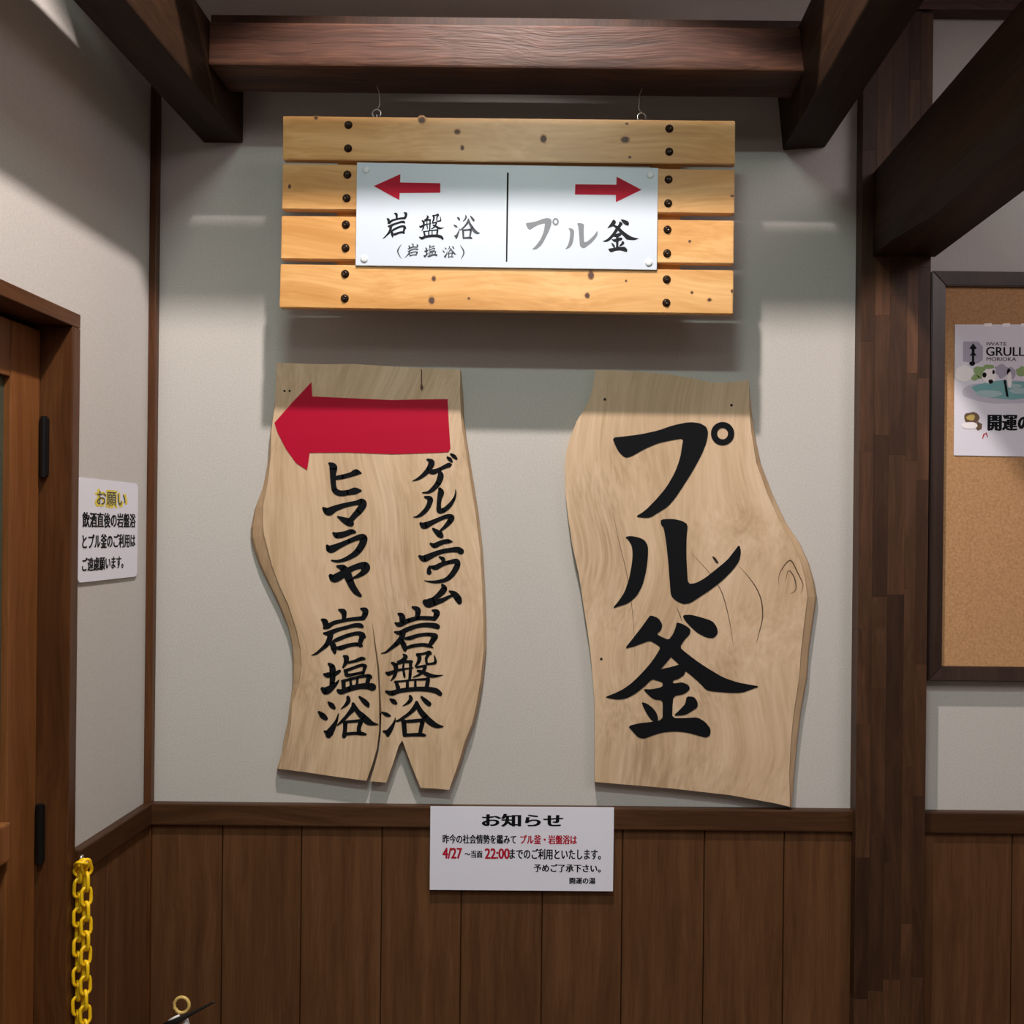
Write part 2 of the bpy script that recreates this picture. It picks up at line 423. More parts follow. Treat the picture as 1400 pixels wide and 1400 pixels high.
# ------------------------------------------------------------------ pillar of finger-jointed staves
pil = empty('pillar', ((PX0+PX1)/2, -.022, 0), 'tall dark brown pillar of finger-jointed wood between sign wall and cork board', 'pillar')
obj('core', box(PX0+.001, PX1-.001, 0, .042, 0, 2.72), M['dark'], pil)
cols = [PX0, PX0+.030, PX0+.062, PX0+.098, PX0+.122, PX1]
for ci, (a, b2) in enumerate(zip(cols, cols[1:])):
    z = -random.uniform(0, .2)
    while z < 2.72:
        h = random.uniform(.18, .42); z0, z1 = max(z, 0), min(z+h, 2.72)
        if z1-z0 > .02: obj('stave', box(a+.00008, b2-.00008, 0.001, .0445+random.uniform(0, .0003), z0+.00008, z1-.00008, .0002, 1), M['stave'], pil)
        z += h

# ------------------------------------------------------------------ beams
def beam8(name, pts, mat, bevel, label, cat='beam', group=None):
    n = bmesh.new(); hexa(n, pts)
    if bevel: bmesh.ops.bevel(n, geom=n.edges[:], offset=bevel, segments=2, affect='EDGES', profile=.6)
    o = obj(name, n, mat); return tag(o, label, cat, group)
# two beams running out from the wall over the camera
xa, xb = -.789, -.703
beam8('ceiling_beam', [(xa, -4.6, 2.44), (xb, -4.6, 2.44), (xb, 0, 2.44), (xa, 0, 2.44), (xa, -4.6, 2.60), (xb, -4.6, 2.60), (xb, 0, 2.60), (xa, 0, 2.60)],
      M['beam_y'], .004, 'dark ceiling beam running out from the wall near the left corner')
p0, p1 = at(1070, 206, 0), at(1128, 202, 0); q0 = at(1060, 105, 0)
beam8('ceiling_beam', [(p0.x, -4.6, p0.z), (p1.x, -4.6, p1.z), (p1.x, 0, p1.z), (p0.x, 0, p0.z), (q0.x, -4.6, 2.60), (p1.x, -4.6, 2.60), (p1.x, 0, 2.60), (q0.x, 0, 2.60)],
      M['beam_y'], .004, 'dark ceiling beam running out from the wall just left of the pillar')
# low beam resting on the pillar, chamfered lower left edge
bx0, bx1, bz0, bz1 = .652, .784, 2.197, 2.375
n = bmesh.new()
def sec(d, ch):
    return [(bx0+ch, -d, bz0), (bx1, -d, bz0), (bx1, -d, bz1), (bx0, -d, bz1), (bx0, -d, bz0+ch)]
R = [[n.verts.new(p) for p in sec(d, ch)] for d, ch in ((.0455, .001), (.16, .002), (.34, .028), (4.6, .032))]
for A, B in zip(R, R[1:]):
    for j in range(5): n.faces.new((A[j], A[(j+1) % 5], B[(j+1) % 5], B[j]))
n.faces.new(R[0]); n.faces.new(R[-1])
tag(obj('ceiling_beam', n, M['beam_y']), 'thick dark low beam with chamfered edge resting against the pillar at upper right', 'beam')
# cross beam between the two long beams, with a narrow board on top
cb = empty('cross_beam', ((xb+p0.x)/2, -.1625, 2.505), 'reddish brown grainy cross beam spanning above the slatted sign', 'beam')
obj('timber', box(xb+.001, p0.x-.004, .10, .225, 2.508, 2.592, .004), M['beam_x'], cb)
obj('top_board', box(xb+.001, p0.x-.010, .10, .213, 2.5925, 2.612, .002), M['dark'], cb, label='thin dark board on top')
tag(obj('cross_beam', box(XL+.001, p0.x-.004, .50, .52, 2.694, 2.784, .002), M['beam_x']), 'thin cross board parallel to the cross beam, further from the wall, above the picture edge', 'beam')
tag(obj('added_shade_beam', box(XL+.001, 2.599, 1.18, 1.24, 2.86, 3.15, .004), M['beam_x']), 'deep dark beam added above the picture edge to shade the top of the wall', 'beam')  # beam added out of view to keep lamp light off the wall top
# wall plate behind on the right
tag(obj('wall_plate', box(at(1190, 45, .04).x, 2.6, 0.0, .043, 2.725, 2.775, .003), M['beam_x']), 'thin dark horizontal beam high on the wall at the top right corner', 'beam')

# ------------------------------------------------------------------ door on the left wall
dr = bpy.data.objects.new('door_1', None); COL.objects.link(dr); dr.location = (XL, -.815, 0); WP['door_1'] = Vector(dr.location); dr['kind'] = 'structure'
dr['label'] = 'reddish brown wooden glazed door in a dark frame on the left wall'
ZT = 1.965
def dbox(name, x0, x1, d0, d1, z0, z1, mat, bv=.002, label=None): return obj(name, box(x0, x1, d0, d1, z0, z1, bv), mat, dr, label=label)
JX = XL-.046
dbox('jamb', JX-.05, XL+.011, .350, .3785, 0, ZT, M['casing'])
dbox('jamb', JX-.05, XL+.011, 1.2515, 1.28, 0, ZT, M['casing'])
dbox('lintel', JX-.05, XL+.011, .350, 1.28, ZT+.0005, ZT+.026, M['casing_y'])
LX = JX                        # door leaf face
dbox('stile', LX-.032, LX, .382, .478, .012, ZT-.010, M['door'])
dbox('stile', LX-.032, LX, 1.152, 1.248, .012, ZT-.010, M['door'])
zt = atL(10, 513, LX).z
dbox('rail', LX-.030, LX-.001, .4785, 1.1515, zt, ZT-.010, M['door'])
zm1, zm0 = atL(8, 1128, LX+.010).z, atL(8, 1182, LX+.010).z
dbox('rail', LX-.030, LX+.008, .4785, 1.1515, zm0, zm1, M['door'], .004)
dbox('rail', LX-.030, LX-.001, .4785, 1.1515, .012, .16, M['door'])
dbox('glass_pane', LX-.020, LX-.012, .4785, 1.1515, zm1+.0005, zt-.0005, M['glass'], 0)
dbox('glass_pane', LX-.020, LX-.012, .4785, 1.1515, .1605, zm0-.0005, M['glass'], 0)
for ya, yb in ((572, 650), (1100, 1177)):
    za, zb = at(62, ya, .379).z, at(62, yb, .379).z
    hb = bmesh.new(); box(LX+.0005, LX+.016, .3745, .3785+.006, zb, za, .001, bm=hb)
    tube([(LX+.010, -.3865, zb-.003), (LX+.010, -.3865, za+.003)], .0055, 12, bm=hb)
    obj('hinge', hb, M['hinge'], dr)

# ------------------------------------------------------------------ glyphs (brush lettering)
def strokes(*L):
    o = []
    for s in L: o += brush(s)
    return o
G = {}
G['hi'] = strokes([(290,190,50),(360,260,150),(355,400,115),(365,600,100),(400,715,110),(500,760,112),(650,745,105),(780,715,130),(880,712,50)],
                  [(420,465,80),(560,440,90),(700,400,90),(800,360,120),(895,378,24)])
G['ma'] = strokes([(175,1050,60),(270,1110,160),(400,1050,120),(600,985,92),(800,945,90),(900,930,140),(930,985,140),(850,1100,130),(760,1200,110),(700,1270,100)],
                  [(450,1210,36),(560,1270,110),(650,1310,150),(700,1340,120)])
G['ra'] = strokes([(365,195,50),(440,235,120),(580,210,110),(700,165,100),(770,175,60)],
                  [(245,440,60),(310,500,150),(480,430,110),(680,340,90),(850,275,110),(930,290,160),(930,370,140),(860,500,130),(760,600,110),(600,690,80),(450,730,55),(330,715,30)])
G['ya'] = strokes([(310,1010,80),(380,1060,160),(540,980,150),(700,880,110),(860,820,120),(960,830,180),(990,880,140),(910,965,100),(820,1020,70),(740,1055,40)],
                  [(440,830,50),(540,860,130),(610,950,170),(660,1060,150),(720,1200,130),(800,1320,110),(880,1390,60)])
G['ge'] = strokes([(480,255,40),(560,310,120),(520,420,105),(430,530,85),(310,620,55),(200,665,12)],
                  [(500,470,80),(600,490,100),(720,440,70),(830,385,80),(900,360,90),(945,355,24)],
                  [(720,500,80),(735,570,120),(690,700,110),(600,810,90),(500,880,55),(390,890,20)],
                  [(935,155,46),(990,195,75),(1035,238,50)], [(870,215,46),(915,255,75),(952,298,40)])
G['ru'] = strokes([(435,970,40),(530,1010,110),(520,1100,100),(460,1210,90),(370,1300,75),(290,1345,45),(215,1358,12)],
                  [(720,820,70),(740,890,125),(715,1000,95),(700,1120,85),(712,1235,105),(800,1220,90),(900,1140,85),(980,1030,60),(1020,920,35),(1022,830,12)])
G['ma2'] = strokes([(355,360,60),(420,400,130),(550,350,100),(700,280,80),(850,225,85),(940,245,120),(900,330,100),(820,420,70),(740,490,50)],
                   [(590,460,44),(650,510,90),(720,570,125),(750,600,90)])
G['ni'] = strokes([(545,745,44),(620,780,100),(760,720,90),(880,700,85),(955,710,24)],
                  [(330,985,50),(420,1030,130),(560,970,110),(740,900,90),(900,870,90),(1060,860,110),(1125,895,120)])
G['u'] = strokes([(715,160,40),(780,200,80),(790,270,70)], [(520,335,30),(510,400,75),(515,455,95)],
                 [(560,350,60),(640,360,100),(760,300,90),(900,260,75),(1030,240,100),(1060,300,110),(1010,410,110),(930,520,100),(820,600,80),(650,635,60),(520,630,35),(430,612,12)])
G['mu'] = strokes([(770,700,60),(800,770,120),(720,870,110),(600,960,80),(480,1000,70)], [(440,1020,110),(500,1060,140),(600,1040,120),(760,990,90),(900,920,60),(980,890,50)],
                  [(905,815,36),(1000,870,110),(1070,960,130),(1095,1020,100)])
G['iwa'] = strokes([(285,380,50),(340,415,110),(370,510,110)], [(330,535,60),(400,510,90),(500,445,80),(650,405,70),(850,370,70),(1020,355,80),(1080,350,70)],
                   [(610,190,40),(690,225,110),(710,290,90),(700,390,80)], [(1030,170,40),(1110,200,110),(1110,270,110),(1070,350,90)],
                   [(320,640,40),(420,640,100),(560,580,80),(740,530,70),(900,490,80),(1010,490,90),(1055,515,60)],
                   [(450,650,110),(430,750,110),(370,860,90),(260,960,60),(170,1030,45),(90,1058,15)],
                   [(430,800,60),(490,860,110),(515,940,105),(530,1010,60)], [(510,790,60),(600,750,80),(780,680,75),(960,640,75),(1050,670,110),(1100,710,60)],
                   [(1060,690,110),(1020,800,90),(1015,880,70)], [(570,920,60),(640,920,90),(800,870,75),(950,850,75),(1045,878,50)])
G['en'] = strokes([(275,245,50),(340,310,115),(350,450,120),(340,600,100),(330,700,100)], [(190,445,50),(250,460,105),(380,440,90),(480,385,60)],
                  [(150,720,70),(220,760,150),(330,700,110),(420,620,60),(470,555,20)],
                  [(565,100,50),(610,130,105),(600,220,80),(550,310,40)], [(650,220,50),(780,190,60),(900,145,75),(955,150,50)],
                  [(575,375,40),(640,360,60),(750,320,60),(900,270,60),(970,290,80)], [(970,290,80),(950,360,60),(930,430,60)], [(600,450,60),(650,465,70),(780,440,55),(930,410,60)], [(590,375,70),(625,465,70)],
                  [(530,575,50),(700,535,55),(880,490,55),(1040,475,70),(1080,505,60)], [(555,580,80),(560,700,80)], [(690,560,46),(700,680,56)], [(825,530,46),(810,660,56)], [(1040,500,90),(1010,620,80)],
                  [(455,755,70),(510,780,105),(650,730,105),(850,680,105),(1000,670,120),(1110,690,150)])
G['yoku'] = strokes([(265,420,36),(330,480,100),(380,530,60)], [(85,605,44),(160,680,110),(220,730,80)], [(460,640,20),(420,780,60),(350,910,110),(285,1010,150),(270,1050,120)], [(195,975,40),(250,1010,100)],
                    [(640,325,66),(650,390,85),(600,470,60),(510,545,15)], [(860,315,36),(950,400,95),(1015,465,90),(1030,500,50)],
                    [(740,450,60),(745,530,105),(640,660,70),(540,770,60),(440,860,25)], [(740,460,70),(830,600,90),(930,700,125),(1030,790,125),(1120,830,70),(1220,845,12)],
                    [(560,800,50),(900,770,60)], [(590,820,86),(585,950,80),(570,1065,86)], [(890,790,86),(850,920,80),(860,1000,80)], [(570,1030,60),(760,1015,60),(900,1020,70),(980,1035,44)])
G['iwa2'] = strokes([(420,410,50),(480,445,110),(500,540,120)], [(360,585,40),(440,610,100),(600,540,90),(800,490,80),(1000,490,80),(1110,500,80)],
                    [(690,280,44),(780,325,110),(790,400,100),(770,480,90)], [(1070,340,40),(1150,375,110),(1140,440,110),(1100,510,70)],
                    [(350,755,36),(450,770,90),(600,700,90),(780,640,80),(950,620,90),(1110,635,105),(1165,655,100)],
                    [(510,760,100),(470,880,110),(380,980,90),(270,1070,60),(180,1140,40),(90,1165,12)],
                    [(480,930,90),(520,1010,105),(545,1095,70)], [(550,880,50),(640,870,80),(800,820,70),(980,800,70),(1110,820,90)], [(1120,840,120),(1060,940,100),(1010,1020,70)],
                    [(570,1060,60),(700,1020,70),(880,1000,70),(1000,1020,70),(1080,1060,20)])
G['ban'] = strokes([(515,205,36),(555,250,84),(500,310,70),(400,345,30)], [(295,365,46),(360,415,86),(370,500,80),(340,620,60),(275,705,20)], [(400,385,40),(540,345,56),(670,345,56)],
                   [(650,340,66),(650,450,60),(640,600,60),(630,690,56)], [(190,555,50),(240,570,80),(400,510,56),(560,480,36),(700,460,20)], [(520,350,30),(510,470,46),(530,600,46),(540,640,30)],
                   [(775,205,56),(820,260,80),(800,350,66),(740,430,30)], [(780,205,50),(900,190,46),(1000,165,66),(1030,190,56)], [(1000,190,70),(950,280,56),(960,380,46)], [(960,390,46),(1060,380,46),(1125,350,60),(1105,230,20)],
                   [(770,450,46),(880,430,46),(930,440,66),(880,540,60),(800,600,46),(700,640,20)], [(790,520,50),(880,540,66),(1000,600,84),(1120,620,56),(1265,600,10)],
                   [(355,730,46),(500,715,36),(700,690,36),(900,680,46),(985,675,70)], [(375,740,60),(410,840,84)], [(590,710,60),(590,840,60)], [(740,700,46),(740,840,56)], [(985,685,80),(960,830,84)],
                   [(185,915,50),(290,945,96),(450,900,86),(700,870,86),(950,870,96),(1130,900,105),(1215,960,86)])
G['yoku2'] = strokes([(260,360,36),(320,400,90),(370,440,60)], [(100,612,30),(190,655,76),(255,680,40)], [(360,720,15),(330,820,50),(270,930,86),(220,1005,110),(215,1050,70)], [(130,975,36),(190,990,80)],
                     [(640,305,56),(655,360,76),(600,430,56),(500,490,12)], [(860,320,44),(930,390,86),(1005,455,90)],
                     [(760,415,50),(740,510,96),(640,620,70),(520,710,60),(420,770,46),(360,780,20)], [(765,420,60),(820,560,96),(920,690,116),(1030,800,120),(1150,870,90),(1265,885,30)],
                     [(490,790,56),(680,780,66),(880,760,66)], [(520,790,96),(530,920,90),(540,1045,86)], [(880,790,90),(850,920,80),(830,1020,70)], [(540,1050,60),(740,1040,66),(880,1045,66),(925,1055,44)])
ring = lambda cx, cy, r0, r1, n=28: [[(cx+r0*math.cos(2*PI*i/n), cy+r0*math.sin(2*PI*i/n)) for i in range(n)], [(cx+r1*math.cos(2*PI*i/n), cy+r1*1.05*math.sin(2*PI*i/n)) for i in range(n)]]
fu = [(120,268),(250,255),(400,235),(560,200),(700,150),(860,118),(960,130),(1020,165),(1038,220),(1020,320),(975,430),(900,570),(800,730),(720,850),(650,930),(560,985),(480,1035),(420,1035),(340,1025),(430,970),(540,860),(640,740),(720,600),(770,460),(785,360),(800,275),(700,290),(560,320),(430,375),(300,450),(240,460),(185,410),(150,345)]
G['bigpu'] = [[chaikin(fu)], ring(1175, 230, 112, 52)]
G['bigru'] = [[chaikin([(242,378),(300,368),(380,385),(430,410),(462,465),(462,560),(445,700),(410,840),(350,950),(270,1015),(190,1040),(120,1065),(190,980),(240,900),(280,780),(305,650),(315,540),(305,460),(275,410)])],
    [chaikin([(582,210),(700,205),(790,225),(843,260),(830,380),(828,550),(835,700),(845,828),(920,820),(1010,770),(1110,690),(1220,600),(1290,510),(1335,450),(1352,520),(1335,610),(1270,700),(1180,790),(1080,870),(960,950),(870,1010),(800,1022),(730,990),(680,940),(670,820),(655,620),(635,430),(612,290),(585,260)])]]
G['bigkama'] = [[chaikin([(215,362),(290,270),(360,180),(410,110),(440,68),(510,95),(545,150),(535,200),(495,235),(545,262),(600,285),(640,230),(662,170),(670,130),(730,150),(790,190),(785,235),(740,280),(695,350),(760,405),(860,480),(960,545),(1080,615),(1200,655),(1310,675),(1390,690),(1320,715),(1240,745),(1120,745),(1000,735),(930,725),(860,650),(790,590),(745,555),(735,590),(690,622),(635,640),(640,665),(720,652),(775,680),(785,715),(740,755),(640,775),(632,870),(630,965),(750,965),(850,958),(920,1000),(965,1060),(960,1115),(925,1135),(860,1118),(760,1090),(650,1080),(540,1090),(450,1120),(380,1145),(330,1130),(285,1080),(245,1035),(340,1010),(440,1000),(545,980),(548,890),(545,810),(480,805),(440,780),(400,740),(380,712),(450,715),(545,695),(548,655),(500,640),(455,625),(390,690),(300,760),(230,795),(160,805),(90,795),(45,782),(130,750),(210,710),(290,650),(370,570),(440,490),(490,420),(530,350),(480,315),(435,292),(370,315),(290,345)]),
     [(530,540),(620,435),(690,500),(620,520)]],
    [chaikin([(720,70),(790,65),(870,85),(980,120),(1020,175),(1028,230),(990,270),(930,265),(850,225),(790,170),(740,115)])],
    [chaikin([(362,825),(410,838),(460,875),(495,920),(510,975),(490,1000),(450,985),(410,930),(380,870)])],
    [chaikin([(755,775),(820,780),(850,820),(852,870),(800,905),(740,940),(640,945),(700,890),(745,840)])]]

# ------------------------------------------------------------------ wooden slab signs
def slab(name, front, back, dF, dB, label):
    F = [at(x, y, dF) for x, y in front]; Fm = []; 
    c = sum(F, Vector())/len(F)
    B = [at(x, y, dB) if back[i] is None or True else None for i, (x, y) in enumerate(back)]
    r1 = [p+Vector((0, 0, 0)) for p in F]
    r2 = [f.lerp(b2, .12) for f, b2 in zip(F, B)]
    for p in r2: p.y = -(dF-.003)
    r3 = [f.lerp(b2, .75) for f, b2 in zip(F, B)]
    for p in r3: p.y = -(dF*.55+dB*.45)
    e = empty(name, (c.x, -dB, min(p.z for p in F)), label, 'sign')
    bm = slabmesh([r1, r2, r3, B])
    o = obj('board', bm, [M['slab'], M['bark']], e)
    ymin = min(v.co.y for v in o.data.vertices)
    for p in o.data.polygons:
        p.material_index = 0 if all(o.data.vertices[i].co.y < ymin+1e-5 for i in p.vertices) else 1
    return e
DF, DB = .026, .004
def backof(p, ratio=(D/(D-DB))/(D/(D-DF))):   # the pixel where the same x, z lies at the rear face
    return (CX+(p[0]-CX)*ratio, CY+(p[1]-CY)*ratio)
left_side = [((381,1051),(379,1050)),((389,1030),(385,1030)),((394,1013),(388,1010)),((398,990),(393,988)),((399,965),(396,965)),((404,950),(398,950)),((409,935),(400,935)),((412.6,911),(400,905)),((411,887),(399,882)),((405,860),(394,858)),((394,826),(381,826)),
    ((381,798),(366,796)),((372,773),(355,774)),((366,749),(347,752)),((361,731),(343,736)),((359.6,715),(343,722)),((360,691),(348,697)),((366,660),(360,665)),((370,626),(368,626)),((371,589),(371,589)),((376,553),(377,553)),((377,525),(380,525)),((378,496),(382,499))]
top = [(410,497),(440,498),(480,497.5),(520,500),(570,503),(629,505)]
right_side = [(629,540),(630,570),(634,600),(642,650),(650,700),(656,750),(659,800),(661,850),(661,890),(657,930),(651,965),(645,990),(635,1015),(628,1040),(621,1060),(614,1080)]
bottom = [(594,1078),(575,1077),(562,1045),(550,1012),(545,1020),(538,1042),(528,1070),(506,1068),(513,1045),(519,1022),(521,1000),(521.5,970),(518.5,970),(518,1000),(515.5,1022),(509,1045),(501,1067.5),(460,1062),(420,1056)]
front = [f for f, b2 in left_side]+top+right_side+bottom
back = [b2 for f, b2 in left_side]+[backof(p) for p in top]+[(backof(p)[0]+3, backof(p)[1]) for p in right_side[:-1]]+[backof(right_side[-1])]+[backof(p) for p in bottom]
s1 = slab('slab_sign', front, back, DF, DB, 'left wavy-edged wooden slab sign with red arrow and two columns of black brush lettering')
Sf = Spix(DF)
arrow = [(375,578),(400,550),(426,522.5),(426.5,534),(427,542),(470,544),(536,547),(580,546),(612,545.6),(613.6,577),(616,613.6),(613,618),(597,619),(536,621),(476,618.5),(423.5,619),(422,630),(420,642.7),(405,633),(391,613.6),(380,592)]
arrow = [(max(x, 375.5), y) for x, y in arrow]
obj('arrow', relief([[arrow]], Sf, .0012), M['red'], s1, label='large red arrow pointing left')
def letters(specs, S, th, mat, parent, label=None):
    bm = bmesh.new()
    for g, ox, oy, s in specs: relief(xform(G[g], ox, oy, s), S, th, bm)
    return obj('lettering', bm, mat, parent, label=label)
letters([('hi', 430, 620, 14), ('ma', 430, 620, 14), ('ra', 430, 715, 14), ('ya', 430, 715, 14), ('iwa', 420, 820, 14), ('en', 430, 890, 14), ('yoku', 430, 930, 14)], Sf, .0010, M['ink'], s1)
letters([('ge', 550, 610, 14), ('ru', 550, 610, 14), ('ma2', 550, 690, 14), ('ni', 550, 690, 14), ('u', 550, 750, 14), ('mu', 550, 750, 14), ('iwa2', 515, 810, 14), ('ban', 515, 880, 14), ('yoku2', 515, 930, 14)], Sf, .0010, M['ink'], s1)
obj('crack', relief([
    [[(518.3,975),(521.6,975),(520.3,950),(518.4,913),(513,877),(508.7,850),(511.5,877),(516,913),(518,950)]]], Sf, .0003), M['crack'], s1)
def dot(x, y, r, n=10): return [[(x+r*math.cos(2*PI*i/n), y+r*math.sin(2*PI*i/n)) for i in range(n)]]
for x, y, r in ((389, 534.5, 1.6), (396, 534.5, 1.6)):
    obj('nail_hole', relief([dot(x, y, r)], Sf, .0004), M['hole'], s1)
obj('wood_scar', relief([[[(575.5,505),(577,505),(577,525),(579,530),(577,535),(574.5,531),(575.5,524)]]], Sf, .0004), M['crack'], s1)

rt = [(814,506),(847,506.5),(887,509),(918.6,512.5),(940,516),(955.6,519),(972,523),(987,523),(1005,522),(1024,520)]
rr = [(1027,556,3),(1031,590,4),(1040,633,6),(1056,675,7),(1074.5,714.6,8),(1094,744,10),(1106,770,11),(1113,794,12),(1116.8,816,13),(1111.5,851,12),(1106,890,11),(1103.5,927,11),(1095.6,970,10),(1090,1015,9),(1086,1057,7),(1082,1103,2)]
rbt = [(1058.6,1098),(998,1087),(918.6,1078),(860,1073),(813,1069)]
rl = [(813,1028),(813,995),(813,962),(810,922),(807.6,896),(803.6,864),(798,829.6),(793,795),(790.4,781),(782.5,746),(777,709),(773,675),(772,638),(774,618),(778,602),(782.5,590),(789,574.6),(798,561),(803.6,551),(808,538),(811,526)]
front = rt+[(x-o, y) for x, y, o in rr]+rbt+rl
back = [backof(p) for p in rt]+[(x, y) for x, y, o in rr]+[backof(p) for p in rbt]+[backof(p) for p in rl]
s2 = slab('slab_sign', front, back, DF, DB, 'right wavy-edged wooden slab sign with three large black brush characters')
letters([('bigpu', 820, 560, 7), ('bigru', 820, 680, 7), ('bigkama', 820, 830, 6.3636)], Sf, .0012, M['ink'], s2)
for x, y in ((827, 546), (1000, 554), (822, 901)): obj('nail_hole', relief([dot(x, y, 2)], Sf, .0004), M['hole'], s2)
def hair(P, w):
    L = [(x, y-0) for x, y in P]; out = []
    n_ = len(L)
    A, B = [], []
    for i, (x, y) in enumerate(L):
        a, c = L[max(i-1, 0)], L[min(i+1, n_-1)]; tx, ty = c[0]-a[0], c[1]-a[1]; l = math.hypot(tx, ty)
        h = w/2*math.sin(PI*(i+.6)/(n_+.2)); A.append((x-ty/l*h, y+tx/l*h)); B.append((x+ty/l*h, y-tx/l*h))
    return [A+B[::-1]]
c2 = lambda P: [(x, y) for x, y in catmull(P, 4)]
for P, w in (([(1009,773),(1022,787),(1034,804),(1041,822),(1042.5,845),(1037,868),(1034,880)], 1.7), ([(944,755),(968,781),(985,806),(993,830),(999,858),(1003,886)], 1.2),
             ([(1064,800),(1066,784),(1075,770),(1082,767),(1090,782),(1098,800),(1094,812)], 1.8), ([(1074,795),(1078,780),(1086,790),(1088,806),(1080,812)], 1.6),
             ([(838,700),(845,735),(858,790),(866,850),(868,900)], .8), ([(925,830),(930,842),(932,850)], 1.2)):
    obj('crack', relief([hair(c2(P), w)], Sf, .0003), M['crack'], s2)
obj('crack', relief([[chaikin([(973,760),(978,762),(983,770),(980,771),(976,766)])]], Sf, .0004), M['hole'], s2)

# ------------------------------------------------------------------ hanging slatted sign
dS = .158
sg = empty('hanging_sign', at(694, 430, .13), 'hanging pine slat sign with white panel and two small red arrows', 'sign')
slats = [((387,158.5),(1005,165),(1005,224.5),(386.5,218)), ((386.5,224),(1004.5,232),(1004,292),(385.5,286)), ((385,295),(1003.5,301.5),(1003,360.5),(384,354)), ((383.5,361),(1003,369.5),(1002,429.5),(382,420.5))]
M['knot'] = plain('pine_knot', (.075, .028, .012), .5)
M['knot_ring'] = plain('pine_knot_ring', (.42, .20, .06), .5)
Sk = Spix(dS); slat_objs = []
for q in slats:
    P = [at(x, y, dS) for x, y in q]
    x0, x1 = (P[0].x+P[3].x)/2, (P[1].x+P[2].x)/2
    nb = bmesh.new(); yb = -.138
    f = [Vector((p.x, p.y, p.z)) for p in P]; bb = [Vector((p.x, yb, p.z)) for p in P]
    hexa(nb, [f[3], f[2], bb[2], bb[3], f[0], f[1], bb[1], bb[0]])
    bmesh.ops.bevel(nb, geom=nb.edges[:], offset=.0015, segments=2, affect='EDGES')
    slat_objs.append(obj('slat', nb, M['pine'], sg))
for k, (si, x, y, r, e) in enumerate(((0,432,161,2.2,1.1),(0,577,164,4.6,.9),(0,625,180,3.6,.85),(0,632,202,2.2,1.4),(0,743,190,3.8,1.2),(0,855,191,5.2,.75),(0,857,169,1.8,.8),(0,861,215,2,.8),
        (1,396,255,1.8,1.6),(1,1001,268,2.2,.6),(2,943,330,1.8,1),(3,593,381,2.6,1.2),(3,808,376,3.6,1.5),(3,590,411,3.6,1.3),(3,803,404,3,1.1),(3,856,384,1.3,1),(3,946,400,1.7,1),(3,970,410,2.6,.8),(3,641,408,1.6,1),(3,1001,398,1.6,1.4))):
    rr_ = random.Random(k+50)
    for f_, mk_, th_ in ((1.0, 'knot', .0003), (1.45, 'knot_ring', .0001)):
        P = [(x+r*f_*(1+rr_.uniform(-.15, .15))*math.cos(2*PI*i/10), y+r*f_*e*(1+rr_.uniform(-.15, .15))*math.sin(2*PI*i/10)) for i in range(10)]
        obj('knot', relief([[P]], Sk, th_), M[mk_], slat_objs[si])
for xa_, xb_ in ((462, 500), (890, 929)):
    t, bt = at(xa_, 166, .138), at(xb_, 418, .138)
    obj('batten', box(min(t.x, bt.x), max(t.x, bt.x), .114, .1378, bt.z, t.z, .0015), M['pine'], sg)
bolt0 = None
bolts = [(476.5,171),(476,203),(475,239),(474,271),(473,307),(472.5,339),(472,374.5),(471.5,408), (915,176),(915,207.5),(914,245.5),(913.5,278),(912.5,314),(912,346.5),(911.5,382),(911,414)]
for x, y in bolts:
    p = at(x, y, dS)
    if bolt0 is None:
        Mx = Matrix.Translation(p) @ Matrix.Rotation(PI/2, 4, 'X')
        bb = lathe([(.0082, 0), (.0082, .0012), (.0060, .0016), (.0058, .003), (.0045, .0050), (.0025, .006), (.0018, .0048), (0, .0047)], 16, M4=Mx)
        bolt0 = obj('bolt', bb, M['bolt'], sg, smooth=True); off0 = WP[bolt0.name]-p
    else: inst(bolt0, p+off0, sg)
pc = [(488,222),(900,229.5),(898,369),(486,363)]
n = bmesh.new(); f = [at(x, y, dS+.0045) for x, y in pc]; bb = [at(x, y, dS+.0045)+Vector((0, .0042, 0)) for x, y in pc]
hexa(n, [f[3], f[2], bb[2], bb[3], f[0], f[1], bb[1], bb[0]]); bmesh.ops.bevel(n, geom=n.edges[:], offset=.0006, segments=1, affect='EDGES')
panel = obj('panel', n, M['acrylic'], sg, label='white acrylic panel with black brush writing')
Sp = Spix(dS+.0045)
obj('arrow', relief([[[(511,254.5),(547.5,238),(547,249.5),(602,250.5),(602,263.5),(546.5,264),(546,273.5)]]], Sp, .0004), M['red_ink'], panel, label='small red arrow pointing left')
obj('arrow', relief([[[(786.5,252),(842.5,252.5),(843,241.5),(877,259.5),(842,276.5),(842,266.5),(786,266)]]], Sp, .0004), M['red_ink'], panel, label='small red arrow pointing right')
obj('divider', relief([[[(693,236),(695.6,236),(693.6,358),(691.6,358)]]], Sp, .0004), M['ink_dark'], panel)
def small(specs, mat):
    for g, x0, y0, x1, y1 in specs: obj('lettering', relief(fit(G[g], x0, y0, x1, y1), Sp, .0004), mat, panel)
small([('iwa', 523, 290, 557, 326), ('ban', 573, 292, 607, 328), ('bigkama', 824, 300, 873, 345)], M['ink_dark'])
small([('yoku2', 620, 294, 656, 327), ('iwa2', 553, 333, 572, 352), ('en', 579, 335, 598, 352), ('yoku', 605, 336, 624, 353)], M['ink_mid'])
small([('bigpu', 719, 298, 764, 341), ('bigru', 773, 305, 817, 341)], M['ink_soft'])
